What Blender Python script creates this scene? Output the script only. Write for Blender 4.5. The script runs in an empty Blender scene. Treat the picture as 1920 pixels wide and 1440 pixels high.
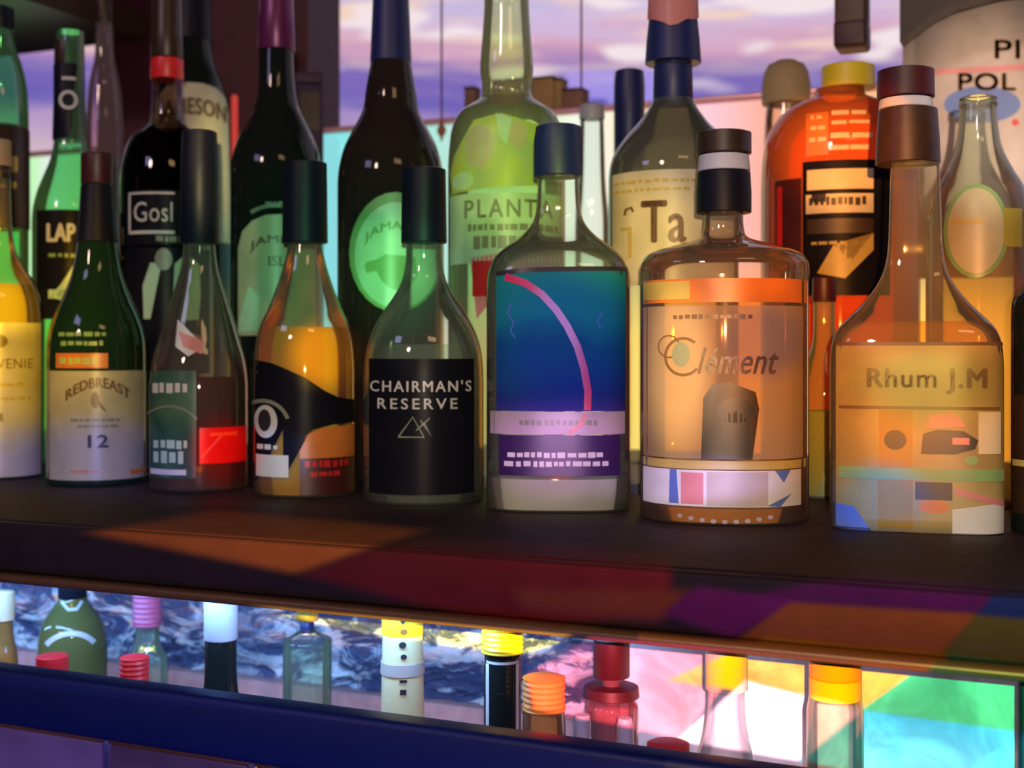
import bpy, bmesh, math, random
from mathutils import Vector, Matrix
random.seed(7)
sc = bpy.context.scene
C = sc.collection
PI = math.pi

# ------------------------------------------------------------ camera
FPX = 2400.0; HV = 655.0; YAW = math.radians(23.77)
SA, CA = math.sin(YAW), math.cos(YAW)
cd = bpy.data.cameras.new('camera'); cam = bpy.data.objects.new('camera', cd); C.objects.link(cam)
cd.sensor_width = 36; cd.lens = 36*FPX/1920; cd.shift_y = -(720-HV)/1920
cam.location = (0, 0, 0); cam.rotation_euler = (PI/2, 0, YAW)
cd.clip_start = 0.01; cd.clip_end = 500
cd.dof.use_dof = True; cd.dof.focus_distance = 0.74; cd.dof.aperture_fstop = 8
sc.camera = cam
sc.view_settings.view_transform = 'Standard'; sc.view_settings.look = 'None'
sc.view_settings.exposure = 0.0; sc.view_settings.gamma = 1.0; sc.view_settings.use_curve_mapping = False
sc.cycles.max_bounces = 24; sc.cycles.transparent_max_bounces = 48; sc.cycles.diffuse_bounces = 3
sc.cycles.glossy_bounces = 4; sc.cycles.use_denoising = True; sc.cycles.sample_clamp_indirect = 4
sc.cycles.caustics_reflective = False; sc.cycles.caustics_refractive = False

def W(u, v, Y):
    """point where the sight line of photo pixel (u, v) meets the plane y = Y"""
    dy = CA + (u-960)/FPX*SA; t = Y/dy
    return Vector((t*(-SA+(u-960)/FPX*CA), Y, t*(HV-v)/FPX))
def Zd(u, Y): return Y/(CA+(u-960)/FPX*SA)

# ------------------------------------------------------------ node helpers
class NT:
    def __init__(s, nt): s.nt = nt; nt.nodes.clear()
    def n(s, t, **kw):
        x = s.nt.nodes.new(t)
        for k, v in kw.items(): setattr(x, k, v)
        return x
    def l(s, a, b): s.nt.links.new(a, b)
    def put(s, sock, v):
        if hasattr(v, 'is_linked') or hasattr(v, 'links'): s.l(v, sock)
        else: sock.default_value = v
    def math(s, op, a, b=0.0, c=None, clamp=False):
        x = s.n('ShaderNodeMath', operation=op, use_clamp=clamp)
        s.put(x.inputs[0], a); s.put(x.inputs[1], b)
        if c is not None: s.put(x.inputs[2], c)
        return x.outputs[0]
    def smooth(s, v, a, b, lo=0.0, hi=1.0):
        x = s.n('ShaderNodeMapRange', interpolation_type='SMOOTHSTEP'); s.put(x.inputs[0], v)
        for i, q in enumerate((a, b, lo, hi)): x.inputs[i+1].default_value = q
        return x.outputs[0]
    def mix(s, f, a, b, bt='MIX'):
        x = s.n('ShaderNodeMix', data_type='RGBA', blend_type=bt)
        s.put(x.inputs[0], f)
        for k, q in ((6, a), (7, b)):
            if isinstance(q, tuple): q = (*q[:3], 1)
            s.put(x.inputs[k], q)
        return x.outputs[2]
    def ramp(s, v, stops, interp='LINEAR'):
        x = s.n('ShaderNodeValToRGB'); s.put(x.inputs[0], v); r = x.color_ramp; r.interpolation = interp
        while len(r.elements) < len(stops): r.elements.new(0.5)
        for e, (p, c) in zip(r.elements, stops): e.position = p; e.color = (*c, 1)
        return x.outputs[0]
    def noise(s, vec, scale, detail=3, rough=.5, dist=0):
        x = s.n('ShaderNodeTexNoise'); s.l(vec, x.inputs['Vector'])
        x.inputs['Scale'].default_value = scale; x.inputs['Detail'].default_value = detail
        x.inputs['Roughness'].default_value = rough; x.inputs['Distortion'].default_value = dist
        return x.outputs[0]
    def xyz(s, vec):
        x = s.n('ShaderNodeSeparateXYZ'); s.l(vec, x.inputs[0]); return x.outputs
    def comb(s, a, b, c=0.0):
        x = s.n('ShaderNodeCombineXYZ')
        for i, q in enumerate((a, b, c)): s.put(x.inputs[i], q)
        return x.outputs[0]

# ------------------------------------------------------------ sky (sunset glow beyond the window)
w = bpy.data.worlds.new('sky'); sc.world = w; w.use_nodes = True
t = NT(w.node_tree)
tc = t.n('ShaderNodeTexCoord'); X, Y_, Z_ = t.xyz(tc.outputs['Generated'])
az = t.math('ARCTAN2', X, Y_)
el = t.math('DIVIDE', Z_, t.math('SQRT', t.math('ADD', t.math('MULTIPLY', X, X), t.math('MULTIPLY', Y_, Y_))))
n1 = t.noise(t.comb(t.math('MULTIPLY', az, 5.0), t.math('MULTIPLY', el, 34.0), 3.0), 1.6, 3, .55, .3)
n2 = t.noise(t.comb(t.math('MULTIPLY', az, 9.0), t.math('MULTIPLY', el, 90.0), 9.0), 1.0, 2, .5, .4)
e2 = t.math('ADD', el, t.math('MULTIPLY', t.math('SUBTRACT', n1, 0.5), 0.05))
base = t.ramp(t.math('MULTIPLY', e2, 3.2, clamp=True), [
    (0.00, (.10, .05, .10)), (0.45, (.75, .55, .60)), (0.54, (.52, .36, .60)), (0.60, (.17, .13, .50)),
    (0.68, (.25, .17, .52)), (0.75, (.75, .42, .55)), (0.82, (.72, .55, .78)), (1.0, (.45, .5, .75))])
streak = t.smooth(n2, .50, .64)
hi = t.smooth(el, .2, .24)
base = t.mix(t.math('MULTIPLY', streak, hi), base, (1.0, .72, .58))
n3 = t.noise(t.comb(t.math('MULTIPLY', az, 14.0), t.math('MULTIPLY', el, 60.0), 1.0), .9, 1)
base = t.mix(t.math('MULTIPLY', t.smooth(n3, .55, .66), t.smooth(el, .18, .23)), base, (1.0, .86, .86))
front = t.math('MULTIPLY', t.smooth(Y_, 0.0, .35), t.smooth(el, 1.1, .45))
front = t.math('MULTIPLY', front, t.smooth(el, -.05, .05))
base = t.mix(front, (.006, .006, .014), base)
bg = t.n('ShaderNodeBackground'); t.l(base, bg.inputs[0]); bg.inputs[1].default_value = 1.0
wo = t.n('ShaderNodeOutputWorld'); t.l(bg.outputs[0], wo.inputs[0])

# ------------------------------------------------------------ added fill lamps, out of view
def light(name, typ, loc, target, energy, color, size=None, size_y=None, **kw):
    d = bpy.data.lights.new(name, typ); o = bpy.data.objects.new(name, d); C.objects.link(o)
    d.energy = energy; d.color = color; o.location = loc
    o.rotation_euler = (Vector(target)-Vector(loc)).to_track_quat('-Z', 'Y').to_euler()
    if typ == 'AREA':
        d.shape = 'RECTANGLE'; d.size = size; d.size_y = size_y or size
    for k, v in kw.items(): setattr(d, k, v)
    return o
light('amber_fill', 'AREA', (0.35, 0.05, 0.75), (-0.1, .85, .0), .8, (1, .62, .3), .35, .12)  # added warm fill from above, unseen
light('violet_fill', 'AREA', (-0.9, 0.0, 0.55), (-.6, .85, .05), 0.6, (.55, .5, 1), .25, .12)  # added violet fill from the front left, unseen
light('blue_rail_fill', 'AREA', (-0.35, 0.1, -0.62), (-.5, .66, -.25), 1.0, (.02, .10, 1), .5, .2)  # added blue light from below for the rail
light('foil_fill_cold', 'AREA', (-.80, .68, -.150), (-.80, .86, -.23), 2.4, (.22, .48, 1), .95, .015)  # added cold strip under the shelf to light the foil
light('stone_fill_rose', 'AREA', (-.45, .80, -.40), (-.45, .87, -.28), 1.1, (1, .55, .5), 1.2, .02)  # added rose strip hidden behind the well bottles, brightens the stone

# added unseen spot by the camera: throws coloured blocks on shelf, pools on bottles
PLOC = Vector((0.035, -0.07, 0.025)); PTGT = Vector((-0.36, .8, -.03))
COL_SPOT = light('added_colour_spot', 'SPOT', PLOC, PTGT, 42, (1, 1, 1), spot_size=math.radians(112), spot_blend=.15, shadow_soft_size=.0015)
PM = ((PTGT-PLOC).to_track_quat('-Z', 'Y').to_matrix().to_4x4()); PM.translation = PLOC; PMI = PM.inverted()
def pq(p): l = PMI @ p; return Vector((l.x/l.z, l.y/l.z))
COL_SPOT.data.use_nodes = True
t = NT(COL_SPOT.data.node_tree)
tc = t.n('ShaderNodeTexCoord'); X, Y_, Z_ = t.xyz(tc.outputs['Normal'])
P_ = t.math('DIVIDE', X, Z_); Q_ = t.math('DIVIDE', Y_, Z_)
col = None
def blob(u, v, ru, rv, Y, c, k=1.0, inner=.35):
    global col
    a = pq(W(u, v, Y)); bx = (pq(W(u+ru, v, Y))-a).length; by = (pq(W(u, v+rv, Y))-a).length
    dx = t.math('MULTIPLY', t.math('SUBTRACT', P_, a.x), 1/bx); dy = t.math('MULTIPLY', t.math('SUBTRACT', Q_, a.y), 1/by)
    r = t.math('SQRT', t.math('ADD', t.math('MULTIPLY', dx, dx), t.math('MULTIPLY', dy, dy)))
    col = t.mix(t.math('MULTIPLY', t.smooth(r, 1.0, inner), k), col, c)
def poly(pts, Y, c, soft=.0012, k=1.0):
    global col
    q = [pq(W(u, v, Y)) for u, v in pts]; cen = sum(q, Vector((0, 0)))/len(q); m = None
    for i in range(len(q)):
        a, b = q[i], q[(i+1) % len(q)]; d = (b-a).normalized(); nn = Vector((-d.y, d.x))
        if nn.dot(cen-a) < 0: nn = -nn
        s = t.math('MULTIPLY_ADD', P_, nn.x, t.math('MULTIPLY_ADD', Q_, nn.y, -nn.dot(a)))
        e = t.smooth(s, -soft, soft); m = e if m is None else t.math('MULTIPLY', m, e)
    if k != 1: m = t.math('MULTIPLY', m, k)
    col = t.mix(m, col, c)
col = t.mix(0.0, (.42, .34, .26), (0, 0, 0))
F = .80
blob(40, 560, 260, 330, F, (1.35, .78, .06))
blob(600, 470, 420, 260, F, (.14, .50, .26))
blob(730, 520, 130, 150, .92, (.35, 1.2, .45))
blob(960, 320, 200, 190, F, (.55, .75, .16))
blob(1160, 430, 190, 170, F, (1.1, .78, .26))
blob(1620, 600, 430, 460, F, (1.05, .36, .06))
blob(1560, 270, 160, 130, 1.05, (2.2, .7, .12))
blob(20, 575, 110, 70, F, (2.6, 1.6, .08))
blob(610, 665, 90, 90, F, (2.0, 1.25, .12))
blob(1262, 690, 90, 210, F, (1.9, 1.25, .6))
blob(1430, 640, 110, 100, F, (.40, .20, .20))
blob(1740, 720, 190, 110, F, (.50, .30, .06))
blob(1850, 210, 190, 260, 1.24, (2.0, 1.45, 1.05))
blob(1570, 290, 150, 150, 1.05, (2.6, .85, .14))
blob(400, 320, 60, 170, 1.09, (1.7, 1.4, .7))
blob(180, 880, 300, 120, F, (.34, .32, .85))
blob(520, 860, 80, 70, F, (.5, .6, 1.0))
blob(420, 850, 90, 90, F, (1.6, .12, .10))
blob(1060, 640, 190, 190, F, (.16, .22, .55))
blob(1050, 850, 200, 120, F, (.75, .42, .80))
blob(1290, 905, 220, 60, F, (.8, .6, 1.0))
blob(1640, 940, 130, 90, F, (.25, .35, .8))
# the pattern dims the added spot over the shelf board
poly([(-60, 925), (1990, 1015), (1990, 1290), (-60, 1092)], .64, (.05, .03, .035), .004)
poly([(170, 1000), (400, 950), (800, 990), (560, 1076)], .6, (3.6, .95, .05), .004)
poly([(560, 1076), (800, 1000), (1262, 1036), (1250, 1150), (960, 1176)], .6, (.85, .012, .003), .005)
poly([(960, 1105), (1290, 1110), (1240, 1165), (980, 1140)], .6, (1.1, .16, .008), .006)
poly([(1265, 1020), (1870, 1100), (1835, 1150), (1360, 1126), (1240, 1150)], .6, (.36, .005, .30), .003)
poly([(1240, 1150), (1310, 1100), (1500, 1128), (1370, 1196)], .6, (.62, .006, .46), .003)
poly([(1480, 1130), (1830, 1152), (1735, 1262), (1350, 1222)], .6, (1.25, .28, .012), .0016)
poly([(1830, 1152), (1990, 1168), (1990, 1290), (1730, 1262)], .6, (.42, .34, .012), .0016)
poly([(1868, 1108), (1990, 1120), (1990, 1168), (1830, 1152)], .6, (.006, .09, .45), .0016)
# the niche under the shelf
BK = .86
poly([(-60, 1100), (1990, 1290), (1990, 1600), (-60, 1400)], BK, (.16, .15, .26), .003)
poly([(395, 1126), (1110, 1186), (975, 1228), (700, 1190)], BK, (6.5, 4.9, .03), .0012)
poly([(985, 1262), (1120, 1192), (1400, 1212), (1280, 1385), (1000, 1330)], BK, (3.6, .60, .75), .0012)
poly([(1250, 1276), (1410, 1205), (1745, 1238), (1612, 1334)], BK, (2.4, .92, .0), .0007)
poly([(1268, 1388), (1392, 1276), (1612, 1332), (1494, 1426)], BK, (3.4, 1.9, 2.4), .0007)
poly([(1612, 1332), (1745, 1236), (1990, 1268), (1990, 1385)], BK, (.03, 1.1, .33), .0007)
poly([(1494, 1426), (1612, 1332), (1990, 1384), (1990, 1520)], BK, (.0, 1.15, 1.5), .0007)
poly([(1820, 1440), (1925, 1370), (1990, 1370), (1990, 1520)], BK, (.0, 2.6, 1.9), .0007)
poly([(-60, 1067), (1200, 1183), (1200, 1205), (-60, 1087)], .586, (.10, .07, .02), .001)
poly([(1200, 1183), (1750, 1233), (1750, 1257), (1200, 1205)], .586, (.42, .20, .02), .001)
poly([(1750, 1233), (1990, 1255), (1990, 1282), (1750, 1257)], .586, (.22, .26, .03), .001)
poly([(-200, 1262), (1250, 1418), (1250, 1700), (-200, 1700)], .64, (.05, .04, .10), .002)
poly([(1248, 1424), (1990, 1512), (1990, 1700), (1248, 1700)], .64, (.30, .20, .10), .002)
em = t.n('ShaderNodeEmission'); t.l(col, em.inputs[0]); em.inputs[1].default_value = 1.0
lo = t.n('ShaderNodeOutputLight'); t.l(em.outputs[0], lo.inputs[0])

# ------------------------------------------------------------ materials
MATS = {}
def mat(key, fn):
    if key not in MATS:
        m = bpy.data.materials.new(key); m.use_nodes = True; q = NT(m.node_tree)
        sh = fn(q); o = q.n('ShaderNodeOutputMaterial'); q.l(sh, o.inputs[0]); MATS[key] = m
    return MATS[key]
def glass(key, tint, gloss=.5, milk=0.0, rough=.04):
    def fn(q):
        lw = q.n('ShaderNodeLayerWeight'); lw.inputs[0].default_value = .35
        f = q.smooth(lw.outputs['Facing'], .6, 1.0)
        tr = q.n('ShaderNodeBsdfTransparent'); q.l(q.mix(f, tint, tuple(c*c*.72 for c in tint)), tr.inputs[0])
        gl = q.n('ShaderNodeBsdfGlossy'); gl.inputs['Roughness'].default_value = rough; gl.inputs[0].default_value = (1, .97, .92, 1)
        fr = q.n('ShaderNodeFresnel'); fr.inputs[0].default_value = 1.5
        m = q.n('ShaderNodeMixShader'); q.l(q.math('MULTIPLY', fr.outputs[0], gloss*2, clamp=True), m.inputs[0])
        q.l(tr.outputs[0], m.inputs[1]); q.l(gl.outputs[0], m.inputs[2]); out = m.outputs[0]
        if milk:
            df = q.n('ShaderNodeBsdfDiffuse'); df.inputs[0].default_value = (*[min(1, c*.9+.05) for c in tint], 1)
            m2 = q.n('ShaderNodeMixShader'); m2.inputs[0].default_value = milk
            q.l(out, m2.inputs[1]); q.l(df.outputs[0], m2.inputs[2]); out = m2.outputs[0]
        return out
    return mat(key, fn)
def liquid(key, tint, body=.25):
    def fn(q):
        tr = q.n('ShaderNodeBsdfTransparent'); tr.inputs[0].default_value = (*tint, 1)
        tl = q.n('ShaderNodeBsdfTranslucent'); tl.inputs[0].default_value = (*tint, 1)
        df = q.n('ShaderNodeBsdfDiffuse'); df.inputs[0].default_value = (*tint, 1)
        a = q.n('ShaderNodeMixShader'); a.inputs[0].default_value = .6; q.l(tl.outputs[0], a.inputs[1]); q.l(df.outputs[0], a.inputs[2])
        m = q.n('ShaderNodeMixShader'); m.inputs[0].default_value = body
        q.l(tr.outputs[0], m.inputs[1]); q.l(a.outputs[0], m.inputs[2]); return m.outputs[0]
    return mat(key, fn)
def paper(key, c, tl=.25, var=.18, c2=None, scale=30, gl=0.04):
    def fn(q):
        tc = q.n('ShaderNodeTexCoord'); n = q.noise(tc.outputs['Object'], scale, 4)
        cc = q.mix(q.smooth(n, .35, .7), c, c2 or tuple(x*(1-var) for x in c))
        d = q.n('ShaderNodeBsdfDiffuse'); q.l(cc, d.inputs[0]); s = q.n('ShaderNodeBsdfTranslucent'); q.l(cc, s.inputs[0])
        m = q.n('ShaderNodeMixShader'); m.inputs[0].default_value = tl; q.l(d.outputs[0], m.inputs[1]); q.l(s.outputs[0], m.inputs[2])
        g = q.n('ShaderNodeBsdfGlossy'); g.inputs['Roughness'].default_value = .35
        m2 = q.n('ShaderNodeMixShader'); m2.inputs[0].default_value = gl; q.l(m.outputs[0], m2.inputs[1]); q.l(g.outputs[0], m2.inputs[2])
        return m2.outputs[0]
    return mat(key, fn)
def solid(key, c, rough=.4, metal=0.0, bump=0, bscale=60, var=.15, spec=.5, coat=0):
    def fn(q):
        tc = q.n('ShaderNodeTexCoord'); n = q.noise(tc.outputs['Object'], bscale, 4)
        p = q.n('ShaderNodeBsdfPrincipled'); q.l(q.mix(n, c, tuple(x*(1-var) for x in c)), p.inputs['Base Color'])
        p.inputs['Roughness'].default_value = rough; p.inputs['Metallic'].default_value = metal
        p.inputs['Specular IOR Level'].default_value = spec; p.inputs['Coat Weight'].default_value = coat
        if bump:
            b = q.n('ShaderNodeBump'); b.inputs[0].default_value = bump; b.inputs[1].default_value = .002
            q.l(n, b.inputs['Height']); q.l(b.outputs[0], p.inputs['Normal'])
        return p.outputs[0]
    return mat(key, fn)

G_CLEAR = glass('clear_glass', (.93, .97, .94), .55, .035)
G_WARM = glass('warm_clear_glass', (.98, .94, .86), .55, .035)
G_GREEN = glass('green_glass', (.03, .22, .09), .5, .1)
G_LGREEN = glass('light_green_glass', (.35, .85, .45), .5, .12)
G_DARK = glass('black_green_glass', (.012, .03, .022), .35, .15)
G_BROWN = glass('brown_black_glass', (.05, .022, .012), .4, .2)
G_LIME = glass('lime_glass', (.86, .96, .66), .5, .12)
G_ORANGE = glass('orange_glass', (1, .30, .05), .5, .25)
G_GREY = glass('grey_green_glass', (.88, .92, .84), .5, .06)
L_AMBER = liquid('amber_spirit', (.99, .60, .03), .5)
L_GOLD = liquid('golden_spirit', (1, .80, .06), .75)
L_BROWN = liquid('brown_spirit', (.42, .13, .02), .2)
L_RED = liquid('red_brown_spirit', (.35, .05, .02), .2)
L_PALE = liquid('pale_spirit', (.98, .72, .34), .16)
L_CLEAR = liquid('clear_spirit', (.85, .95, .85), .10)
L_DARK = liquid('dark_spirit', (.012, .008, .012), .5)
K_BLACK = solid('black_capsule', (.007, .008, .018), .45, var=.3, spec=.2)
K_NAVY = solid('navy_capsule', (.012, .02, .12), .45, var=.3)
K_MAROON = solid('maroon_cap', (.06, .008, .012), .45, var=.3)
K_BROWN = solid('brown_capsule', (.05, .024, .012), .4, var=.6, bscale=120)
K_RED = solid('red_plastic_cap', (.75, .02, .025), .4)
K_PINK = solid('pink_plastic_cap', (.62, .12, .25), .45)
K_WHITE = solid('white_plastic_cap', (.55, .55, .66), .45)
K_YELLOW = solid('yellow_cap', (.85, .62, .03), .4)
K_OLIVE = solid('olive_cap', (.35, .30, .04), .5)
K_ORANGE = solid('orange_cap', (.95, .38, .06), .4)
K_CREAM = solid('cream_cap', (.85, .72, .45), .45)
K_TAN = solid('tan_cork', (.42, .30, .16), .7, bump=.4)
K_GOLD = solid('gold_pourer', (.8, .55, .12), .3, .8)
P_CREAM = paper('cream_paper', (.80, .74, .52))
P_WHITE = paper('white_paper', (.85, .84, .80))
P_OLIVE = paper('olive_cream_paper', (.62, .58, .36))
P_GREEN = paper('pale_green_paper', (.55, .80, .55), .2)
P_BLACK = paper('black_paper', (.008, .008, .014), .0, gl=.008)
P_DKGREEN = paper('dark_green_paper', (.02, .07, .05), .02, c2=(.06, .14, .09))
P_RED = paper('red_paper', (.75, .03, .03), .25)
P_ROSE = paper('rose_paper', (.75, .28, .28), .2)
P_ORANGE = paper('orange_paper', (.85, .26, .05), .25)
P_GOLD = paper('gold_print', (.55, .42, .12), .05)
P_INK = paper('black_ink', (.03, .025, .03), .0)
P_BROWNINK = paper('brown_ink', (.16, .09, .05), .0)
P_GREYINK = paper('grey_ink', (.22, .24, .18), .0)
P_SILVER = paper('silver_print', (.6, .6, .58), .0)
P_LILAC = paper('lilac_paper', (.48, .38, .46), .1)
P_PURPLE = paper('dark_purple_paper', (.035, .014, .075), .0)
P_SAGE = paper('sage_print', (.24, .42, .16), .1)
P_LIME = paper('lime_print', (.62, .75, .12), .35, c2=(.45, .62, .3))
def _frost(q):
    d = q.n('ShaderNodeBsdfDiffuse'); d.inputs[0].default_value = (.74, .60, .44, 1)
    s = q.n('ShaderNodeBsdfTranslucent'); s.inputs[0].default_value = (.9, .7, .45, 1)
    tr = q.n('ShaderNodeBsdfTransparent'); tr.inputs[0].default_value = (1, .92, .8, 1)
    m = q.n('ShaderNodeMixShader'); m.inputs[0].default_value = .5; q.l(d.outputs[0], m.inputs[1]); q.l(s.outputs[0], m.inputs[2])
    m2 = q.n('ShaderNodeMixShader'); m2.inputs[0].default_value = .35; q.l(m.outputs[0], m2.inputs[1]); q.l(tr.outputs[0], m2.inputs[2])
    return m2.outputs[0]
P_FROST = mat('frosted_print', _frost)
P_YGLOW = paper('yellow_light_through', (.95, .62, .08), .75)  # light shining through the bottle, painted as yellow stripes
P_KHAKI = paper('khaki_paper', (.34, .26, .10), .12, c2=(.42, .33, .12))
P_BLUE = paper('blue_print', (.12, .20, .50), .15)
P_GREY = paper('grey_board', (.60, .50, .44), .25)
P_FLARE = paper('magenta_flare', (.8, .03, .14), .1)  # lens flare arc put into the blue label as colour
def _irid(q):
    tc = q.n('ShaderNodeTexCoord'); X, Y, Z = q.xyz(tc.outputs['Object'])
    n = q.noise(tc.outputs['Object'], 22, 2)
    f = q.math('ADD', q.math('MULTIPLY', q.math('SUBTRACT', Z, .03), 8.5), q.math('MULTIPLY', n, .35))
    c = q.ramp(f, [(0, (.10, .02, .26)), (.3, (.08, .02, .30)), (.55, (.010, .03, .20)), (.85, (.006, .08, .18)), (1, (.01, .20, .22))])
    p = q.n('ShaderNodeBsdfPrincipled'); q.l(c, p.inputs['Base Color']); p.inputs['Roughness'].default_value = .65; p.inputs['Specular IOR Level'].default_value = .1
    return p.outputs[0]
P_IRID = mat('iridescent_blue_foil', _irid)

# ------------------------------------------------------------ mesh helpers
def link(name, bm, mats, parent=None, smooth=True, loc=None, rz=0.0):
    me = bpy.data.meshes.new(name)
    bmesh.ops.recalc_face_normals(bm, faces=bm.faces) if smooth != 'keep' else None
    bm.to_mesh(me); bm.free()
    for m in (mats if isinstance(mats, (list, tuple)) else [mats]): me.materials.append(m)
    if smooth:
        for p in me.polygons: p.use_smooth = True
        try: me.set_sharp_from_angle(angle=math.radians(40))
        except Exception: pass
    o = bpy.data.objects.new(name, me); C.objects.link(o)
    if parent: o.parent = parent
    if loc is not None: o.location = loc
    if rz: o.rotation_euler = (0, 0, rz)
    return o
def tag(o, label, cat, group=None):
    o['label'] = label; o['category'] = cat
    if group: o['group'] = group
    return o
def empty(name, loc, rz=0.0):
    o = bpy.data.objects.new(name, None); C.objects.link(o); o.location = loc; o.rotation_euler = (0, 0, rz)
    o.empty_display_size = .02; return o
def struct(o): o['kind'] = 'structure'; return o
def box(bm, x0, x1, y0, y1, z0, z1, bev=0.0):
    r = bmesh.ops.create_cube(bm, size=1); vs = r['verts']
    for v in vs: v.co = Vector(((x0+x1)/2+v.co.x*(x1-x0), (y0+y1)/2+v.co.y*(y1-y0), (z0+z1)/2+v.co.z*(z1-z0)))
    if bev:
        es = list({e for v in vs for e in v.link_edges})
        bmesh.ops.bevel(bm, geom=es, offset=bev, segments=3, profile=.5, affect='EDGES')
def loft(bm, rings, n=2.0, seg=56, cx=0.0, cap_top=True, cap_bot=True, depth=1.0):
    prev = None
    for z, h in rings:
        cur = []
        for k in range(seg):
            a = 2*PI*k/seg; c, s = math.cos(a), math.sin(a)
            r = h/((abs(c)**n+abs(s)**n)**(1/n))
            cur.append(bm.verts.new((cx+r*c, r*s*depth, z)))
        if prev:
            for k in range(seg): bm.faces.new((prev[k], prev[(k+1) % seg], cur[(k+1) % seg], cur[k]))
        elif cap_bot: bm.faces.new(cur[::-1])
        prev = cur
    if cap_top and rings: bm.faces.new(prev)
def dense(prof, sub=4):
    """smooth a profile [(v, hw)...] with a Catmull-Rom pass kept monotone between its points"""
    out = []
    for i in range(len(prof)-1):
        p0 = prof[max(0, i-1)]; p1 = prof[i]; p2 = prof[i+1]; p3 = prof[min(len(prof)-1, i+2)]
        m1 = (p2[1]-p0[1])/max(1e-6, abs(p2[0]-p0[0])); m2 = (p3[1]-p1[1])/max(1e-6, abs(p3[0]-p1[0]))
        L = abs(p2[0]-p1[0])
        if L < 7: out.append(p1); continue
        for j in range(sub):
            s = j/sub; h = (2*s**3-3*s*s+1)*p1[1]+(s**3-2*s*s+s)*L*m1+(-2*s**3+3*s*s)*p2[1]+(s**3-s*s)*L*m2
            lo, hi_ = min(p1[1], p2[1]), max(p1[1], p2[1]); out.append((p1[0]+(p2[0]-p1[0])*s, min(max(h, lo), hi_)))
    out.append(prof[-1]); return out

# 2-D shapes in photo pixels: (x from the bottle's axis, v)
def R(x0, x1, v0, v1): return [[(x0, v0), (x1, v0), (x1, v1), (x0, v1)]]
def E(x, v, rx, rv, n=28, a0=0, a1=360):
    return [[(x+rx*math.cos(math.radians(a0+(a1-a0)*k/n)), v-rv*math.sin(math.radians(a0+(a1-a0)*k/n))) for k in range(n+(a1-a0 < 360))]]
def ARC(x, v, r, wd, a0, a1, n=16):
    o = []
    for k in range(n):
        b0 = math.radians(a0+(a1-a0)*k/n); b1 = math.radians(a0+(a1-a0)*(k+1)/n)
        o.append([(x+r*math.cos(b0), v-r*math.sin(b0)), (x+(r+wd)*math.cos(b0), v-(r+wd)*math.sin(b0)),
                  (x+(r+wd)*math.cos(b1), v-(r+wd)*math.sin(b1)), (x+r*math.cos(b1), v-r*math.sin(b1))])
    return o
def BARS(x0, x1, v, h, seed=1, mn=5, mx=16):
    rr = random.Random(seed); o = []; x = x0
    while x < x1-mn:
        wd = rr.uniform(mn, mx); o += R(x, min(x1, x+wd), v+rr.uniform(-.1, .1)*h, v+h+rr.uniform(-.1, .1)*h); x += wd+rr.uniform(2, 5)
    return o
def PATH(pts, wd):
    P = [Vector(p) for p in pts]; L = []
    for i, p in enumerate(P):
        d = Vector((0, 0))
        if i: d += (p-P[i-1]).normalized()
        if i < len(P)-1: d += (P[i+1]-p).normalized()
        d = d.normalized() if d.length > 1e-6 else Vector((1, 0)); n = Vector((-d.y, d.x))*wd/2; L.append((p+n, p-n))
    return [[tuple(a[0]), tuple(b[0]), tuple(b[1]), tuple(a[1])] for a, b in zip(L, L[1:])]
_tc = {}
def text_mesh(s, spacing=1.0, shear=0.0):
    k = (s, spacing, shear)
    if k in _tc: return _tc[k]
    cu = bpy.data.curves.new('writing', 'FONT'); cu.body = s; cu.size = 1; cu.space_character = spacing; cu.shear = shear; cu.resolution_u = 3
    o = bpy.data.objects.new('writing', cu); C.objects.link(o); bpy.context.view_layer.update()
    me = bpy.data.meshes.new_from_object(o.evaluated_get(bpy.context.evaluated_depsgraph_get()))
    vs = [(v.co.x, v.co.y) for v in me.vertices]; fs = [list(p.vertices) for p in me.polygons]
    bpy.data.objects.remove(o); bpy.data.curves.remove(cu); bpy.data.meshes.remove(me)
    _tc[k] = (vs, fs); return _tc[k]
class T:
    """writing: x0..x1 across, v0..v1 down, optional arch (rise in px) / thick (bolder)"""
    def __init__(s, txt, x0, x1, v0, v1, arch=0, bold=0, spacing=1.05, shear=0, vertical=False):
        vs, fs = text_mesh(txt, spacing, shear)
        a0 = min(p[0] for p in vs); a1 = max(p[0] for p in vs); b0 = min(p[1] for p in vs); b1 = max(p[1] for p in vs)
        s.pieces = []
        xc = (x0+x1)/2; hw = (x1-x0)/2
        def mp(p, dx=0, dv=0):
            x = x0+(p[0]-a0)/(a1-a0)*(x1-x0)+dx; v = v1-(p[1]-b0)/(b1-b0)*(v1-v0)+dv
            if arch: v += arch*((x-xc)/hw)**2
            return (x, v)
        offs = [(0, 0)] if not bold else [(0, 0), (bold, 0), (-bold, 0), (0, bold*.7), (0, -bold*.7)]
        for dx, dv in offs: s.pieces.append(([mp(p, dx, dv) for p in vs], fs))

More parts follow.
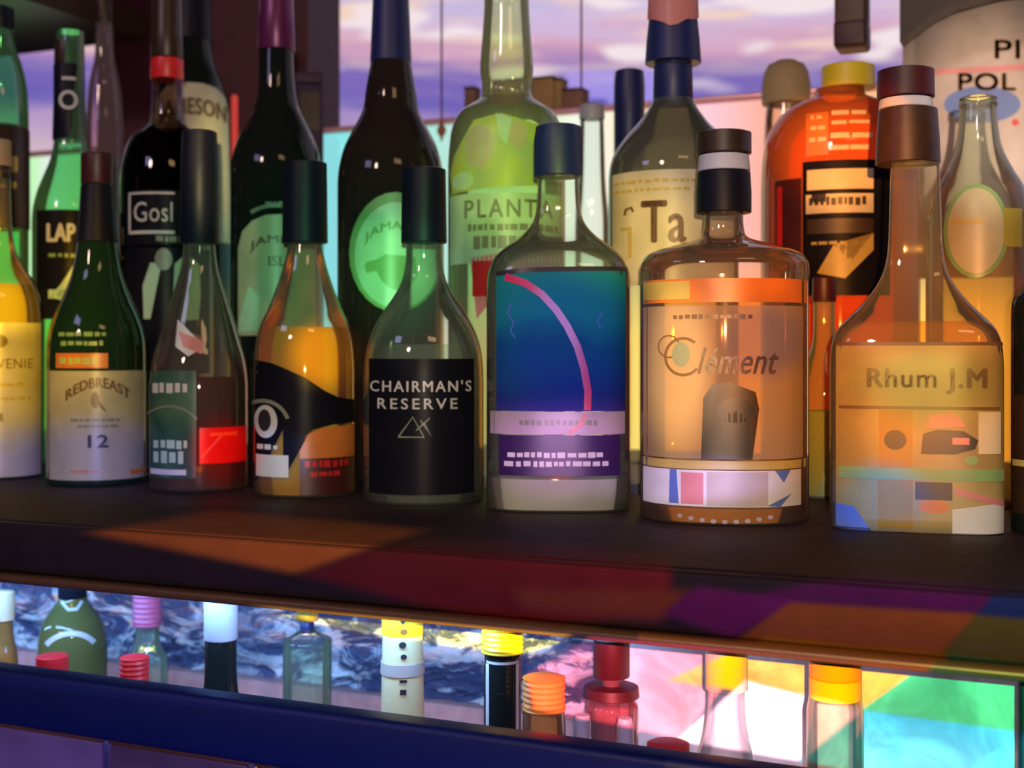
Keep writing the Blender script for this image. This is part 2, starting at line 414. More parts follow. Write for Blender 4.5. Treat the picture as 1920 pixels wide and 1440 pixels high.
class Bottle:
    def __init__(s, name, label, group, u, Y, prof, gl, n=2.0, depth=1.0, base=None, cat='bottle', zfloor=None, open_top=False, face=True):
        s.u, s.Y, s.n, s.depth = u, Y, n, depth
        p = W(u, HV, Y); s.Z = Zd(u, Y); s.s = s.Z/FPX
        cosphi = 1/math.sqrt(1+((u-960)/FPX)**2); s.sx = s.s*cosphi
        if zfloor is None: zfloor = SHELF
        vb = HV - zfloor/s.s; s.zf = zfloor
        prof = [q for q in prof if q[0] < vb-8]; bw = prof[-1][1]
        prof = prof + [(vb-5, bw), (vb-1.5, bw*.985), (vb, bw*.93)]
        s.prof = dense(prof, 5)
        s.root = empty(name, (p.x, Y, zfloor), math.atan2(-p.x, Y) if face else 0)
        tag(s.root, label, cat, group)
        bm = bmesh.new(); loft(bm, [(s.z(v), h*s.sx) for v, h in reversed(s.prof)], n, depth=depth)
        b = link('glass_body', bm, gl, s.root)
    def z(s, v): return (HV-v)*s.s - s.zf
    def hw(s, v):
        q = s.prof
        if v <= q[0][0]: return q[0][1]
        for a, b in zip(q, q[1:]):
            if v <= b[0]: return a[1]+(b[1]-a[1])*(v-a[0])/max(1e-6, b[0]-a[0])
        return q[-1][1]
    def liq(s, v0, m, k=.93, v1=None, name='liquid'):
        q = [(v, h*k) for v, h in s.prof if v > v0+2 and v < s.prof[-1][0]-4]; q = [(v0, s.hw(v0)*k)]+q
        if v1: q = [a for a in q if a[0] < v1]+[(v1, s.hw(v1)*k)]
        bm = bmesh.new(); loft(bm, [(s.z(v), h*s.sx) for v, h in reversed(q)], s.n, depth=s.depth); link(name, bm, m, s.root); return s
    def ring(s, name, prof, m, x=0, n=2.0, ribs=False, label=None):
        """a closed turned piece over the neck: cap, capsule, collar"""
        bm = bmesh.new(); q = []
        for (a, b) in zip(prof, prof[1:]):
            q.append(a)
        q.append(prof[-1]); top = q[0]; bot = q[-1]
        q = [(top[0], top[1]*.86), (top[0]+2.5, top[1])]+q[1:-1]+[(bot[0]-1.5, bot[1]), (bot[0], bot[1]*.97)]
        if ribs:
            v0, v1 = top[0]+6, bot[0]-4; k = max(2, int((v1-v0)/9)); r = []
            for i in range(k*2+1):
                v = v0+(v1-v0)*i/(k*2); h = top[1]+(bot[1]-top[1])*(v-top[0])/(bot[0]-top[0]); r.append((v, h*(1.0 if i % 2 else .93)))
            q = [q[0], q[1]]+r+q[-2:]
        loft(bm, [(s.z(v), h*s.sx) for v, h in reversed(q)], n, seg=40, cx=x*s.sx)
        o = link(name, bm, m, s.root)
        if label: o['label'] = label
        return s
    def put(s, name, layers, off=.35, label=None, hwk=None):
        """a label wrapped on the front; layers = [(material, shapes or T)] from the paper up; hwk: own profile (v, hw) for labels on capsules"""
        big = bmesh.new(); mats = []
        for li, (m, shp) in enumerate(layers):
            if m not in mats: mats.append(m)
            mi = mats.index(m)
            pieces = []
            for q in (shp if isinstance(shp, list) else [shp]):
                if isinstance(q, T): pieces += q.pieces
                else: pieces.append((q, [list(range(len(q)))]))
            bm = bmesh.new()
            for vs, fs in pieces:
                bv = [bm.verts.new((x, v, 0)) for x, v in vs]
                for f in fs:
                    try: bm.faces.new([bv[i] for i in f])
                    except ValueError: pass
            big_ngon = [f for f in bm.faces if len(f.verts) > 4]
            if big_ngon: bmesh.ops.triangulate(bm, faces=big_ngon)
            if not bm.verts: continue
            xs = [v.co.x for v in bm.verts]; ys = [v.co.y for v in bm.verts]
            sxp = max(4.0, (max(xs)-min(xs))/26 if max(xs)-min(xs) > 60 else 5); syp = 14
            x = math.floor(min(xs)/sxp)*sxp
            while x < max(xs):
                if x > min(xs): bmesh.ops.bisect_plane(bm, geom=bm.verts[:]+bm.edges[:]+bm.faces[:], plane_co=(x, 0, 0), plane_no=(1, 0, 0), dist=1e-4)
                x += sxp
            v = min(ys)+syp
            while v < max(ys):
                bmesh.ops.bisect_plane(bm, geom=bm.verts[:]+bm.edges[:]+bm.faces[:], plane_co=(0, v, 0), plane_no=(0, 1, 0), dist=1e-4); v += syp
            o_px = (off + .45*li + .9*(li > 0))
            remap = {}
            for vt in bm.verts:
                x, vv = vt.co.x, vt.co.y
                h = (hwk if hwk else s.hw(vv)); hx = h+o_px
                q = min(.995, abs(x)/hx); y = -s.depth*hx*(1-q**s.n)**(1/s.n)
                xx = math.copysign(q*hx, x)
                remap[vt] = big.verts.new((xx*s.sx, y*s.sx, s.z(vv)))
            for f in bm.faces:
                try: nf = big.faces.new([remap[a] for a in f.verts]); nf.material_index = mi
                except ValueError: continue
            bm.free()
        big.normal_update()
        for f in big.faces:
            if f.normal.y > 0: f.normal_flip()
        o = link(name, big, mats, s.root, smooth='keep')
        if label: o['label'] = label
        return s

SHELF = -0.1055
WELL = -0.50
FR = 'bottles in the front row on the bar shelf'
BR = 'bottles in the rows behind on the bar shelf'
LR = 'bottles standing in the well under the shelf'

# ------------------------------------------------------------ the setting
wood = solid('dark_varnished_wood', (.040, .027, .034), .55, bump=.25, bscale=40, var=.45, spec=.16)
def shell():
    bm = bmesh.new(); box(bm, -2.6, .9, .60, 1.285, SHELF-.034, SHELF, .003)
    # the raised nosing line along the front edge
    o = link('bar_shelf', bm, wood, None, smooth=True); tag(o, 'long dark varnished wooden bar shelf carrying the upper rows of bottles', 'shelf')
    bm = bmesh.new(); box(bm, -2.6, .9, .592, .5998, SHELF-.0305, SHELF-.0006, .0022)
    n = link('front_edge', bm, wood, o)
    bm = bmesh.new(); box(bm, -2.6, .9, .586, .5985, SHELF-.0365, SHELF-.031, .0025)
    link('edge_bead', bm, solid('bead_wood', (.16, .08, .045), .3, var=.3), o)
    # niche back: crinkled foil panel over a strip of rose stone
    def foil(q):
        tc = q.n('ShaderNodeTexCoord'); X, Y, Z = q.xyz(tc.outputs['Object'])
        v = q.comb(X, q.math('MULTIPLY', Z, 2.2), Y)
        n = q.noise(v, 16, 6, .65, 1.6); vo = q.n('ShaderNodeTexVoronoi'); q.l(v, vo.inputs['Vector']); vo.inputs['Scale'].default_value = 55
        n2 = q.noise(v, 7, 2)
        p = q.n('ShaderNodeBsdfPrincipled')
        c = q.mix(q.smooth(n, .47, .60), (.07, .09, .20), (.9, .97, 1)); c = q.mix(q.math('MULTIPLY', q.smooth(n2, .45, .7), .8), c, (.10, .13, .24))  # bright glints painted into the foil colour by noise
        q.l(c, p.inputs['Base Color'])
        p.inputs['Metallic'].default_value = .35; p.inputs['Roughness'].default_value = .3
        b = q.n('ShaderNodeBump'); b.inputs[0].default_value = .9; b.inputs[1].default_value = .02
        q.l(q.math('ADD', n, q.math('MULTIPLY', vo.outputs[0], .35)), b.inputs['Height']); q.l(b.outputs[0], p.inputs['Normal'])
        return p.outputs[0]
    bm = bmesh.new(); bmesh.ops.create_grid(bm, x_segments=260, y_segments=24, size=.5)
    from mathutils import noise as NZ
    for v in bm.verts:
        x = -1.35+(v.co.x+.5)*1.06; z = -.262+(v.co.y+.5)*.125
        d = NZ.fractal(Vector((x*38, z*70, 0)), .9, 2.2, 4)*.006 + NZ.noise(Vector((x*120, z*150, 3)))*.002
        v.co = Vector((x, .858-abs(d), z))
    o = link('foil_panel', bm, mat('crinkled_foil', foil), None, smooth=True)
    tag(o, 'crinkled silvery foil panel glinting blue along the niche under the shelf', 'panel')
    bm = bmesh.new(); box(bm, -.29, .9, .845, .86, -.34, SHELF-.034)
    def plaster(q):
        tc = q.n('ShaderNodeTexCoord'); n = q.noise(tc.outputs['Object'], 14, 4, .6, .8)
        d = q.n('ShaderNodeBsdfDiffuse'); q.l(q.mix(q.smooth(n, .35, .65), (.42, .40, .42), (.88, .86, .88)), d.inputs[0]); return d.outputs[0]
    o = link('frosted_panel', bm, mat('mottled_frosted_panel', plaster), None, smooth=False)
    tag(o, 'pale mottled panel catching blocks of orange green and cyan light below the shelf', 'panel')
    bm = bmesh.new(); box(bm, -2.6, -.29, .846, .88, -.52, -.2625, .001)
    struct(link('trim_1', bm, solid('rose_stone', (.50, .30, .30), .6, bump=.6, bscale=90, var=.5)))
    bm = bmesh.new(); box(bm, -2.6, .9, .881, .9, -1.0, SHELF-.035); struct(link('wall_back', bm, solid('niche_wall', (.05, .05, .08), .7)))
    # well floor and the blue rail before it
    bm = bmesh.new(); box(bm, -2.6, .9, .665, .88, WELL-.02, WELL); tag(link('well_tray', bm, solid('dark_steel', (.03, .03, .05), .4)), 'dark steel tray in which the lower bottles stand behind the blue rail', 'tray')
    bm = bmesh.new(); box(bm, -2.6, .9, .640, .660, -.2495, -.2125, .004)
    tag(link('bottle_rail', bm, solid('blue_enamel', (.004, .014, .12), .5, var=.2)), 'deep blue enamelled rail running in front of the lower bottles', 'rail')
    # drawer fronts low at the left
    xs = [-1.5, W(198, 1400, .655).x, W(420, 1400, .655).x+.02, .1]
    for i, (a, b) in enumerate(zip(xs, xs[1:])):
        lab = ['dim violet drawer front below the rail at the far left', 'dark drawer front with a copper top edge right of the violet one', 'dark drawer front in deep shadow under the middle of the rail'][i]
        r = empty('drawer_front', ((a+b)/2, .655, -.50)); tag(r, lab, 'drawer')
        bm = bmesh.new(); box(bm, a+.003-(a+b)/2, b-.003-(a+b)/2, 0, .010, 0, .244, .002); link('front_panel', bm, solid('violet_lacquer%d' % (i > 0), [(.34, .22, .50), (.20, .12, .24)][i > 0], .35, bump=.3, bscale=30, var=.5), r)
        bm = bmesh.new(); box(bm, a+.003-(a+b)/2, b-.003-(a+b)/2, -.002, .010, .2445, .2475, .001); link('top_edge', bm, solid('copper_edge', (.45, .16, .08), .35, .6), r)
    # right-hand post
    p = W(1908, 1340, .79); bm = bmesh.new(); box(bm, p.x, p.x+.03, .79, .843, WELL+.001, -.1405, .003)
    struct(link('trim_2', bm, solid('black_post', (.006, .008, .02), .5)))
    # added glowing panels that backlight the bottles, and the dark column
    yb = 1.285
    def xu(u, v=400): return W(u, v, yb).x
    TOP = .252
    def glow(u0, u1, stops_hi, stops_lo):
        x0, x1 = xu(u0), xu(u1)
        def fn(q):
            tc = q.n('ShaderNodeTexCoord'); X, Y, Z = q.xyz(tc.outputs['Object'])
            f = q.math('DIVIDE', q.math('SUBTRACT', X, x0), x1-x0)
            def cv(st): return [((xu(u)-x0)/(x1-x0), c) for u, c in st]
            hi = q.ramp(f, cv(stops_hi)); lo_ = q.ramp(f, cv(stops_lo))
            c = q.mix(q.smooth(Z, .0, .10), lo_, hi)
            e = q.n('ShaderNodeEmission'); q.l(c, e.inputs[0]); e.inputs[1].default_value = 1.0
            return e.outputs[0]
        return fn
    for u0, u1, hi, lo_, lab in (
        (-80, 196, [(-80, (.25, .9, .3)), (60, (.55, .95, .5)), (100, (.9, .85, .95)), (196, (.6, .7, .35))],
                   [(-80, (.9, .6, .05)), (90, (.5, .9, .15)), (196, (.35, .7, .10))], 'added back panel glowing green and lilac at the left end of the shelf'),
        (600, 1990, [(600, (.25, .8, .85)), (700, (.3, .85, .75)), (860, (.50, .80, .70)), (1010, (.75, .95, .55)), (1110, (1.0, 1.0, .92)), (1190, (1, .8, .42)), (1330, (1.1, .62, .70)), (1440, (1.0, .45, .32)), (1660, (1, .55, .25)), (1790, (.42, .42, .30)), (1990, (.18, .20, .13))],
                    [(600, (1.7, 1.0, .04)), (690, (1.2, .9, .1)), (800, (.6, .7, .5)), (920, (1.1, .55, .5)), (1100, (1.6, 1.05, .42)), (1200, (2.2, 1.35, .35)), (1350, (1.6, .55, .08)), (1560, (1.7, .85, .05)), (1700, (2.3, 1.1, .12)), (1880, (1.8, 1.1, .35)), (1990, (.2, .08, .01))],
                    'wide added back panel glowing cyan through cream to orange behind the bottles')):
        x0, x1 = xu(u0), xu(u1)
        r = empty('added_glow_panel', ((x0+x1)/2, yb, SHELF+.0)); tag(r, lab, 'added light panel')
        bm = bmesh.new(); box(bm, x0, x1, yb+.002, yb+.012, SHELF, TOP); o = link('added_glow_face', bm, mat('glow_%d' % u0, glow(u0, u1, hi, lo_)), r, smooth=False); o.location = (-r.location.x, -r.location.y, -r.location.z); o.location = -Vector(r.location)
        bm = bmesh.new(); box(bm, x0, x1, yb-.006, yb+.016, TOP+.0005, TOP+.007, .002); o = link('added_top_trim', bm, solid('added_rose_metal', (.85, .45, .5), .3, .3), r); o.location = -Vector(r.location)
    for v in bpy.data.objects:
        pass
    # material coordinates of the diffusers are world metres: children keep world-sized meshes
    x0, x1 = W(200, 300, yb).x, W(598, 300, yb).x
    bm = bmesh.new(); box(bm, x0+.002, x1-.002, yb-.02, yb+.05, SHELF, 1.1); o = struct(link('wall_left', bm, solid('maroon_column', (.10, .02, .035), .5, bump=.3, var=.5)))
    # window above the panels
    bm = bmesh.new(); box(bm, -2.6, 1.2, 1.32, 1.325, .0, 1.0)
    def pane(q):
        tr = q.n('ShaderNodeBsdfTransparent'); tr.inputs[0].default_value = (.98, .98, 1, 1)
        g = q.n('ShaderNodeBsdfGlossy'); g.inputs['Roughness'].default_value = .05
        m = q.n('ShaderNodeMixShader'); m.inputs[0].default_value = .03; q.l(tr.outputs[0], m.inputs[1]); q.l(g.outputs[0], m.inputs[2]); return m.outputs[0]
    fr = empty('window_1', (-.5, 1.32, .0)); struct(fr)
    o = link('pane', bm, mat('window_pane', pane), fr, smooth=False); o.location = -Vector(fr.location)
    bm = bmesh.new(); box(bm, -2.6, 1.2, 1.305, 1.34, -.06, -.002); box(bm, -2.6, 1.2, 1.305, 1.34, 1.0, 1.05)
    o = link('frame', bm, wood, fr); o.location = -Vector(fr.location)
shell()

# upper shelf corner at the top left
p0 = W(-80, 84, 1.20); p1 = W(212, 70, 1.20)
bm = bmesh.new(); box(bm, p0.x-.2, p1.x, 1.02, 1.262, p0.z-.004, p0.z+.03, .004); box(bm, p0.x-.2, p1.x, 1.03, 1.05, p0.z+.03, p0.z+.16, .003)
tag(link('upper_shelf', bm, solid('brown_shelf_wood', (.09, .045, .03), .4, bump=.5, var=.7, bscale=18)), 'dark brown shelf corner hanging at the top left above the bottles', 'shelf')

# stepped skyline ornament on top of the glowing panel
def skyline():
    Y = 1.285; zb = .2592
    p = W(984, 200, Y); r = empty('skyline_ornament', (p.x, Y, zb)); tag(r, 'brown stepped block ornament like a row of roofs on top of the glowing panel', 'ornament')
    m1 = solid('brown_block', (.30, .14, .10), .7, var=.5, bscale=40); m2 = solid('tan_block', (.42, .25, .10), .7, var=.4, bscale=40)
    for u0, u1, v0, d, m in ((873, 893, 168, .012, m1), (893.5, 917, 196, .016, m1), (918, 998, 156, .014, m1), (999, 1040, 150, .012, m2), (1040.5, 1056, 152, .014, m2), (1056.5, 1095, 172, .016, m1)):
        a = W(u0, v0, Y); b_ = W(u1, v0, Y); bm = bmesh.new(); box(bm, a.x-p.x, b_.x-p.x, -.004, d, 0, a.z-zb, .0012); link('block', bm, m, r)
        bm = bmesh.new(); box(bm, a.x-p.x-.0004, b_.x-p.x+.0004, -.005, d+.001, a.z-zb+.0002, a.z-zb+.0022, .0005); link('roof_slab', bm, K_BROWN, r)
skyline()
light('evening_sun', 'SUN', (0, 30, 30), (2, 60, 18), .55, (1, .7, .6), angle=.1)

# thin hanging cables before the window
def cable(u, v1, lab, r=.0011, bead=True):
    p = W(u, v1, 1.24)
    root = empty('hanging_cable', p); tag(root, lab, 'cable')
    bm = bmesh.new(); loft(bm, [(0, r), (.12, r*1.05), (.9, r)], seg=10); link('wire', bm, solid('dark_wire', (.10, .03, .03), .5), root)
    if bead:
        bm = bmesh.new(); loft(bm, [(-.012, .0006), (-.006, .002), (-.003, .0045), (.002, .005), (.006, .0025), (.012, .0012)], seg=14); link('bead', bm, solid('rust_bead', (.35, .10, .06), .4), root)
cable(828, 245, 'thin dark hanging cable with a small bead right of the tall dark bottle')
cable(1090, 168, 'thin dark hanging cable ending over the brown stepped ornament', bead=False)

# lamps tubes
def tube(u0, u1, v0, v1, Y, m, name, lab, cat, capm):
    a = W((u0+u1)/2, v1, Y); s = Zd((u0+u1)/2, Y)/FPX; h = (HV-v0)*s-SHELF-.0065; a.z = SHELF+.0065; r = (u1-u0)/2*s*.97
    root = empty(name, a); tag(root, lab, cat)
    bm = bmesh.new(); loft(bm, [(0, r*.6), (.002, r), (h-.003, r), (h, r*.6)], seg=24); link('tube', bm, m, root)
    bm = bmesh.new(); loft(bm, [(-.006, r*.75), (-.0005, r*.8)], seg=24); link('end_cap', bm, capm, root)
def emi(key, c, s=1.0):
    def fn(q):
        e = q.n('ShaderNodeEmission'); e.inputs[0].default_value = (*c, 1); e.inputs[1].default_value = s; return e.outputs[0]
    return mat(key, fn)

# ------------------------------------------------------------ FRONT ROW
Yf = .80
# 1 golden bottle at the left edge
b = Bottle('whisky_bottle', 'clear bottle of golden spirit cut by the left edge of the picture, front row', FR, -2, Yf,
    [(316, 19), (322, 22), (330, 22), (400, 24), (450, 28), (480, 36), (505, 52), (530, 68), (560, 78), (600, 82), (700, 82)], G_WARM)
b.liq(534, L_GOLD)
b.ring('stopper', [(262, 24), (312, 24)], K_TAN); b.ring('collar', [(312, 21), (336, 23)], K_BROWN)
b.put('label', [(P_CREAM, R(-79, 79, 606, 888)), (P_BROWNINK, [T('BALVENIE', -48, 64, 672, 690)]), (P_GOLD, BARS(-40, 50, 716, 6, 3)+BARS(-44, 58, 742, 5, 4)),
               (P_BROWNINK, E(0, 640, 16, 12)), (P_BROWNINK, BARS(-30, 10, 772, 14, 5, 3, 8))])
# 2 green bottle with cream label 12
b = Bottle('whiskey_bottle', 'green glass bottle with a square cream label numbered 12, front row', FR, 182, Yf,
    [(300, 27), (340, 30), (400, 33), (440, 36), (480, 41), (520, 50), (560, 66), (590, 80), (620, 90), (650, 94), (700, 95)], G_GREEN)
b.liq(560, liquid('green_spirit', (.10, .35, .12), .3))
b.ring('cap', [(288, 31), (346, 31)], K_MAROON); b.ring('capsule', [(346, 31), (400, 34), (455, 40)], K_BLACK)
b.put('label', [(P_OLIVE, R(-93, 93, 694, 892)), (P_BROWNINK, [T('REDBREAST', -56, 60, 706, 724, arch=24, bold=.8)]+E(-4, 747, 7, 15)+[[(-4, 738), (14, 762), (18, 770), (6, 760)]]),
               (P_GREYINK, BARS(-48, 48, 780, 5, 6)+BARS(-36, 38, 792, 4, 7)), (P_INK, [T('12', -16, 20, 810, 832, bold=1.0)]), (P_ORANGE, BARS(-50, 10, 873, 4, 8)+R(60, 92, 876, 884))])
b.put('neck_label', [(P_ORANGE, R(-75, 20, 662, 689)), (P_LIME, BARS(-68, 8, 670, 12, 9, 8, 16))])
b.put('shoulder_print', [(P_SAGE, BARS(-70, 16, 624, 7, 10)+BARS(-66, 14, 640, 8, 11))])
# 3 clear bottle with dark green and red labels
b = Bottle('rum_bottle', 'clear bottle with a dark green label and a bright red label low at its right', FR, 374, Yf,
    [(456, 30), (490, 33), (520, 40), (560, 53), (600, 66), (640, 78), (670, 87), (700, 92), (730, 94)], G_WARM)
b.liq(708, L_RED)
b.ring('capsule', [(246, 33), (300, 35), (458, 37)], K_BLACK)
b.put('label', [(P_DKGREEN, R(-92, -6, 694, 888)), (P_SILVER, BARS(-86, -22, 716, 18, 12, 8, 14)), (P_GREYINK, ARC(-54, 822, 62, 4, 40, 140)), (P_GREEN, BARS(-84, -20, 820, 14, 13, 6, 18)+BARS(-84, -24, 840, 20, 14, 8, 20)), (P_WHITE, R(-90, -24, 872, 882))])
b.put('red_label', [(P_RED, R(0, 88, 797, 862)), (P_ROSE, PATH([(4, 850), (40, 812)], 4)), (P_ORANGE, R(20, 70, 806, 812))], label='bright red label')
b.put('shoulder_label', [(P_WHITE, [[(-44, 650), (-40, 600), (0, 640), (0, 655), (-20, 668)]]), (P_ROSE, [[(-38, 622), (8, 640), (4, 664), (-30, 650)]])])
# 4 amber bottle with wave-shaped black label
b = Bottle('rum_bottle', 'bottle of amber rum with a slanting black label above an orange one', FR, 572, Yf,
    [(456, 32), (480, 36), (510, 44), (545, 56), (580, 70), (605, 82), (630, 90), (660, 94), (700, 96)], G_WARM)
b.liq(614, L_AMBER)
b.ring('capsule', [(304, 41), (380, 42), (456, 43)], K_BLACK)
b.put('label', [(P_BLACK, [[(-92, 674), (-60, 680), (-40, 688), (-40, 800), (-92, 900)], [(-40, 688), (0, 706), (0, 820), (-40, 890)], [(0, 706), (36, 730), (60, 742), (92, 748), (92, 790), (50, 792), (14, 800), (0, 812)]]),
               (P_SILVER, E(-72, 786, 22, 30)), (P_INK, E(-74, 784, 12, 20)), (P_GREYINK, ARC(-76, 796, 44, 7, 20, 120)), (P_CREAM, BARS(-88, -50, 828, 8, 15, 6, 12)+R(-90, -30, 846, 886))])
b.put('orange_label', [(P_ORANGE, [[(-10, 838), (6, 808), (30, 798), (92, 793), (92, 852), (-10, 852)]]), (K_MAROON, R(-10, 92, 852, 918)), (P_RED, BARS(0, 80, 856, 12, 16, 6, 14)+BARS(10, 70, 876, 8, 17, 6, 18))], label='orange lower label')
# 5 clear bottle, square black label
b = Bottle('rum_bottle', 'clear bottle with a large square black label in two lines of capitals', FR, 795, Yf,
    [(456, 33), (490, 35), (520, 40), (540, 48), (560, 60), (580, 74), (600, 87), (625, 99), (655, 108), (690, 112), (730, 113)], G_CLEAR)
b.liq(646, L_CLEAR)
b.ring('capsule', [(316, 41), (380, 42), (456, 43)], K_BLACK)
b.put('label', [(P_BLACK, R(-101, 92, 672, 916)), (P_SILVER, [T("CHAIRMAN'S", -98, 86, 711, 731, spacing=1.25, bold=.5), T('RESERVE', -84, 60, 743, 762, spacing=1.35, bold=.5)]),
               (P_GREYINK, PATH([(-46, 812), (-20, 776), (0, 812), (-46, 812)], 3)+PATH([(-6, 782), (14, 812), (0, 786)], 2)+PATH([(-14, 800), (10, 778)], 2))])
# 6 blue label
b = Bottle('rum_bottle', 'broad clear bottle with an iridescent blue label and dark blue stopper', FR, 1047, Yf,
    [(330, 38), (360, 39), (395, 42), (420, 50), (445, 72), (465, 100), (485, 120), (510, 131), (540, 134), (600, 134)], G_CLEAR, n=3.0, depth=.8)
b.liq(470, L_CLEAR)
b.ring('stopper', [(236, 42), (262, 46), (332, 46)], K_NAVY)
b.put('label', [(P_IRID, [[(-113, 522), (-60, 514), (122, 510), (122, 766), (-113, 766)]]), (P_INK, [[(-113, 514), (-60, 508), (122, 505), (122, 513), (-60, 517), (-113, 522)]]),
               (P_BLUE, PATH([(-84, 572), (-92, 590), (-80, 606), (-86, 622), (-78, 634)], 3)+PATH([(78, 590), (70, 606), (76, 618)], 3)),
               (P_FLARE, PATH([(-96, 524), (-60, 536), (-30, 556), (-4, 584), (16, 614), (34, 650), (46, 690), (53, 730), (52, 764)], 13))])
b.put('band_label', [(P_LILAC, R(-125, 121, 767, 808)), (P_GREYINK, BARS(-70, 70, 782, 9, 18, 5, 12)), (P_ROSE, PATH([(48, 770), (40, 790), (18, 806)], 9))])  # rose path carries on the painted flare arc
b.put('lower_label', [(P_PURPLE, R(-108, 112, 809, 882)), (P_SILVER, BARS(-92, 84, 840, 9, 19, 6, 18)+BARS(-98, 90, 856, 9, 20, 6, 18))])
b.liq(889, liquid('pale_base_glow', (.92, .86, .74), .65), .98, name='base_glow')  # added pale body: light in the bottle base put into its colour
# 7 frosted amber bottle
b = Bottle('rum_bottle', 'stout round amber bottle with brown script on a frosted front and a dark stopper', FR, 1357, Yf,
    [(398, 36), (430, 38), (446, 46), (456, 74), (466, 112), (476, 140), (488, 153), (505, 158), (600, 158)], G_WARM, n=2.4)
b.liq(530, L_PALE, .965)
b.ring('cap', [(248, 52), (290, 52)], K_BROWN); b.ring('cap_band', [(290, 47), (322, 50)], K_WHITE); b.ring('capsule', [(322, 50), (360, 52), (400, 52)], K_BLACK)
b.put('shoulder_band', [(P_ORANGE, R(-148, 150, 530, 572)), (P_GOLD, R(-148, -60, 534, 566))])
b.put('label', [(P_FROST, R(-148, 142, 578, 848)), (P_BROWNINK, BARS(-90, 50, 594, 7, 21, 6, 12)),
               (P_BROWNINK, [T('lément', -46, 96, 652, 698, shear=.35, bold=.8)]+ARC(-72, 668, 30, 5, 50, 320, 20)+ARC(-98, 650, 18, 3, 20, 300, 14)),
               (P_GREYINK, E(-76, 664, 16, 22)), (K_BROWN, [[(-40, 848), (-36, 740), (-20, 716), (10, 712), (56, 730), (62, 760), (50, 848)]]), (P_INK, R(-4, 46, 762, 846)+E(20, 762, 34, 22))])
b.put('lower_label', [(P_GOLD, R(-148, 148, 851, 866)), (P_WHITE, R(-148, 138, 868, 932)), (P_BLUE, [[(90, 868), (118, 868), (106, 890)], [(-96, 868), (-84, 868), (-80, 928), (-98, 928)], [(100, 932), (120, 910), (76, 930)]]), (P_ROSE, R(-76, -36, 872, 928)), (P_GREY, R(-30, 78, 870, 930))])
b.put('base_glints', [(P_LILAC, sum([E(-78+20*k, 950+8*math.sin(k*PI/8), 5, 4, 10) for k in range(9)], []))])  # highlights on the base stipple painted as pale dots
b.liq(936, liquid('amber_base_glow', (.95, .38, .06), .6), .985, name='base_glow')  # added amber body, brightens the base through its own colour
# 8 square bottle at the right
b = Bottle('rum_bottle', 'square shouldered clear bottle with an olive label and long brown capsule, right end', FR, 1716, Yf,
    [(306, 45), (340, 47), (400, 49), (470, 52), (510, 60), (540, 76), (570, 100), (595, 126), (615, 145), (640, 156), (670, 160), (700, 161)], G_GREY, n=5.0, depth=.72)
b.liq(604, L_PALE, .95)
b.ring('cap', [(130, 54), (184, 55)], K_MAROON, x=-18); b.ring('cap_band', [(184, 50), (204, 52)], K_WHITE, x=-18); b.ring('capsule', [(204, 56), (260, 60), (308, 62)], K_BROWN, x=-14)
b.put('label', [(P_KHAKI, R(-146, 158, 642, 890)), (P_BROWNINK, [T('Rhum J.M', -86, 126, 690, 734, spacing=1.1, bold=2.2)]+R(-146, 158, 642, 648)+R(-140, 150, 757, 763)),
               (P_YGLOW, R(-66, -4, 764, 888)), (P_INK, [[(10, 842), (14, 806), (40, 798), (86, 800), (112, 816), (106, 832), (70, 842)]]+E(-36, 818, 20, 18)), (P_ROSE, [[(20, 796), (26, 772), (70, 768), (90, 792)]]+R(66, 96, 812, 824)), (P_CREAM, R(112, 152, 766, 840)), (P_SAGE, E(100, 852, 12, 8)+R(-140, 158, 868, 889))])
b.put('lower_label', [(P_KHAKI, R(-146, 158, 890, 985)), (P_YGLOW, R(-68, -4, 890, 984)), (K_BROWN, R(0, 66, 892, 924)), (P_ORANGE, E(34, 936, 28, 12)), (P_WHITE, [[(66, 940), (158, 926), (158, 985), (66, 985)]]), (P_BLUE, [[(-146, 985), (-146, 936), (-112, 940), (-78, 985)]]), (P_ROSE, [[(70, 900), (158, 924), (158, 934), (70, 912)]])])
# 9 dark bottle cut by the right edge
b = Bottle('wine_bottle', 'black bottle cut by the right edge of the picture, front row', FR, 1972, .80,
    [(380, 24), (470, 27), (510, 36), (540, 60), (560, 74), (600, 78)], G_DARK)
b.ring('capsule', [(330, 26), (480, 29)], K_BLACK)
b.put('label', [(K_BROWN, R(-74, 40, 740, 960)), (P_GOLD, R(-74, 30, 860, 872))])

# ------------------------------------------------------------ ROWS BEHIND
Yb = .925
b = Bottle('spirits_bottle', 'light green glass bottle with a black gold-lettered wrap, behind the golden one', BR, 0, Yb,
    [(52, 22), (70, 26), (95, 32), (120, 42), (160, 51), (200, 54), (240, 55)], G_LGREEN)
b.ring('cap', [(14, 27), (56, 27)], K_BLACK)
b.ring('wrap', [(236, 52), (244, 56.5), (430, 57)], K_BROWN); b.put('gold_print', [(P_GOLD, BARS(-30, 44, 296, 30, 22, 9, 15)+BARS(-40, 30, 345, 12, 23))], hwk=58)
b = Bottle('whisky_bottle', 'clear bottle with a black O-marked neck sleeve and white letters on black', BR, 132, Yb,
    [(60, 26), (110, 27), (262, 31), (300, 38), (330, 50), (360, 62), (392, 70), (430, 72)], G_LGREEN)
b.ring('cap', [(78, 25), (122, 26)], K_BROWN, x=-5); b.ring('neck_sleeve', [(122, 29), (190, 29), (264, 31)], K_BLACK, x=-3)
b.put('emblem', [(P_SILVER, ARC(-4, 193, 12, 6, 0, 360, 20)+R(-16, 10, 150, 156))], hwk=33)
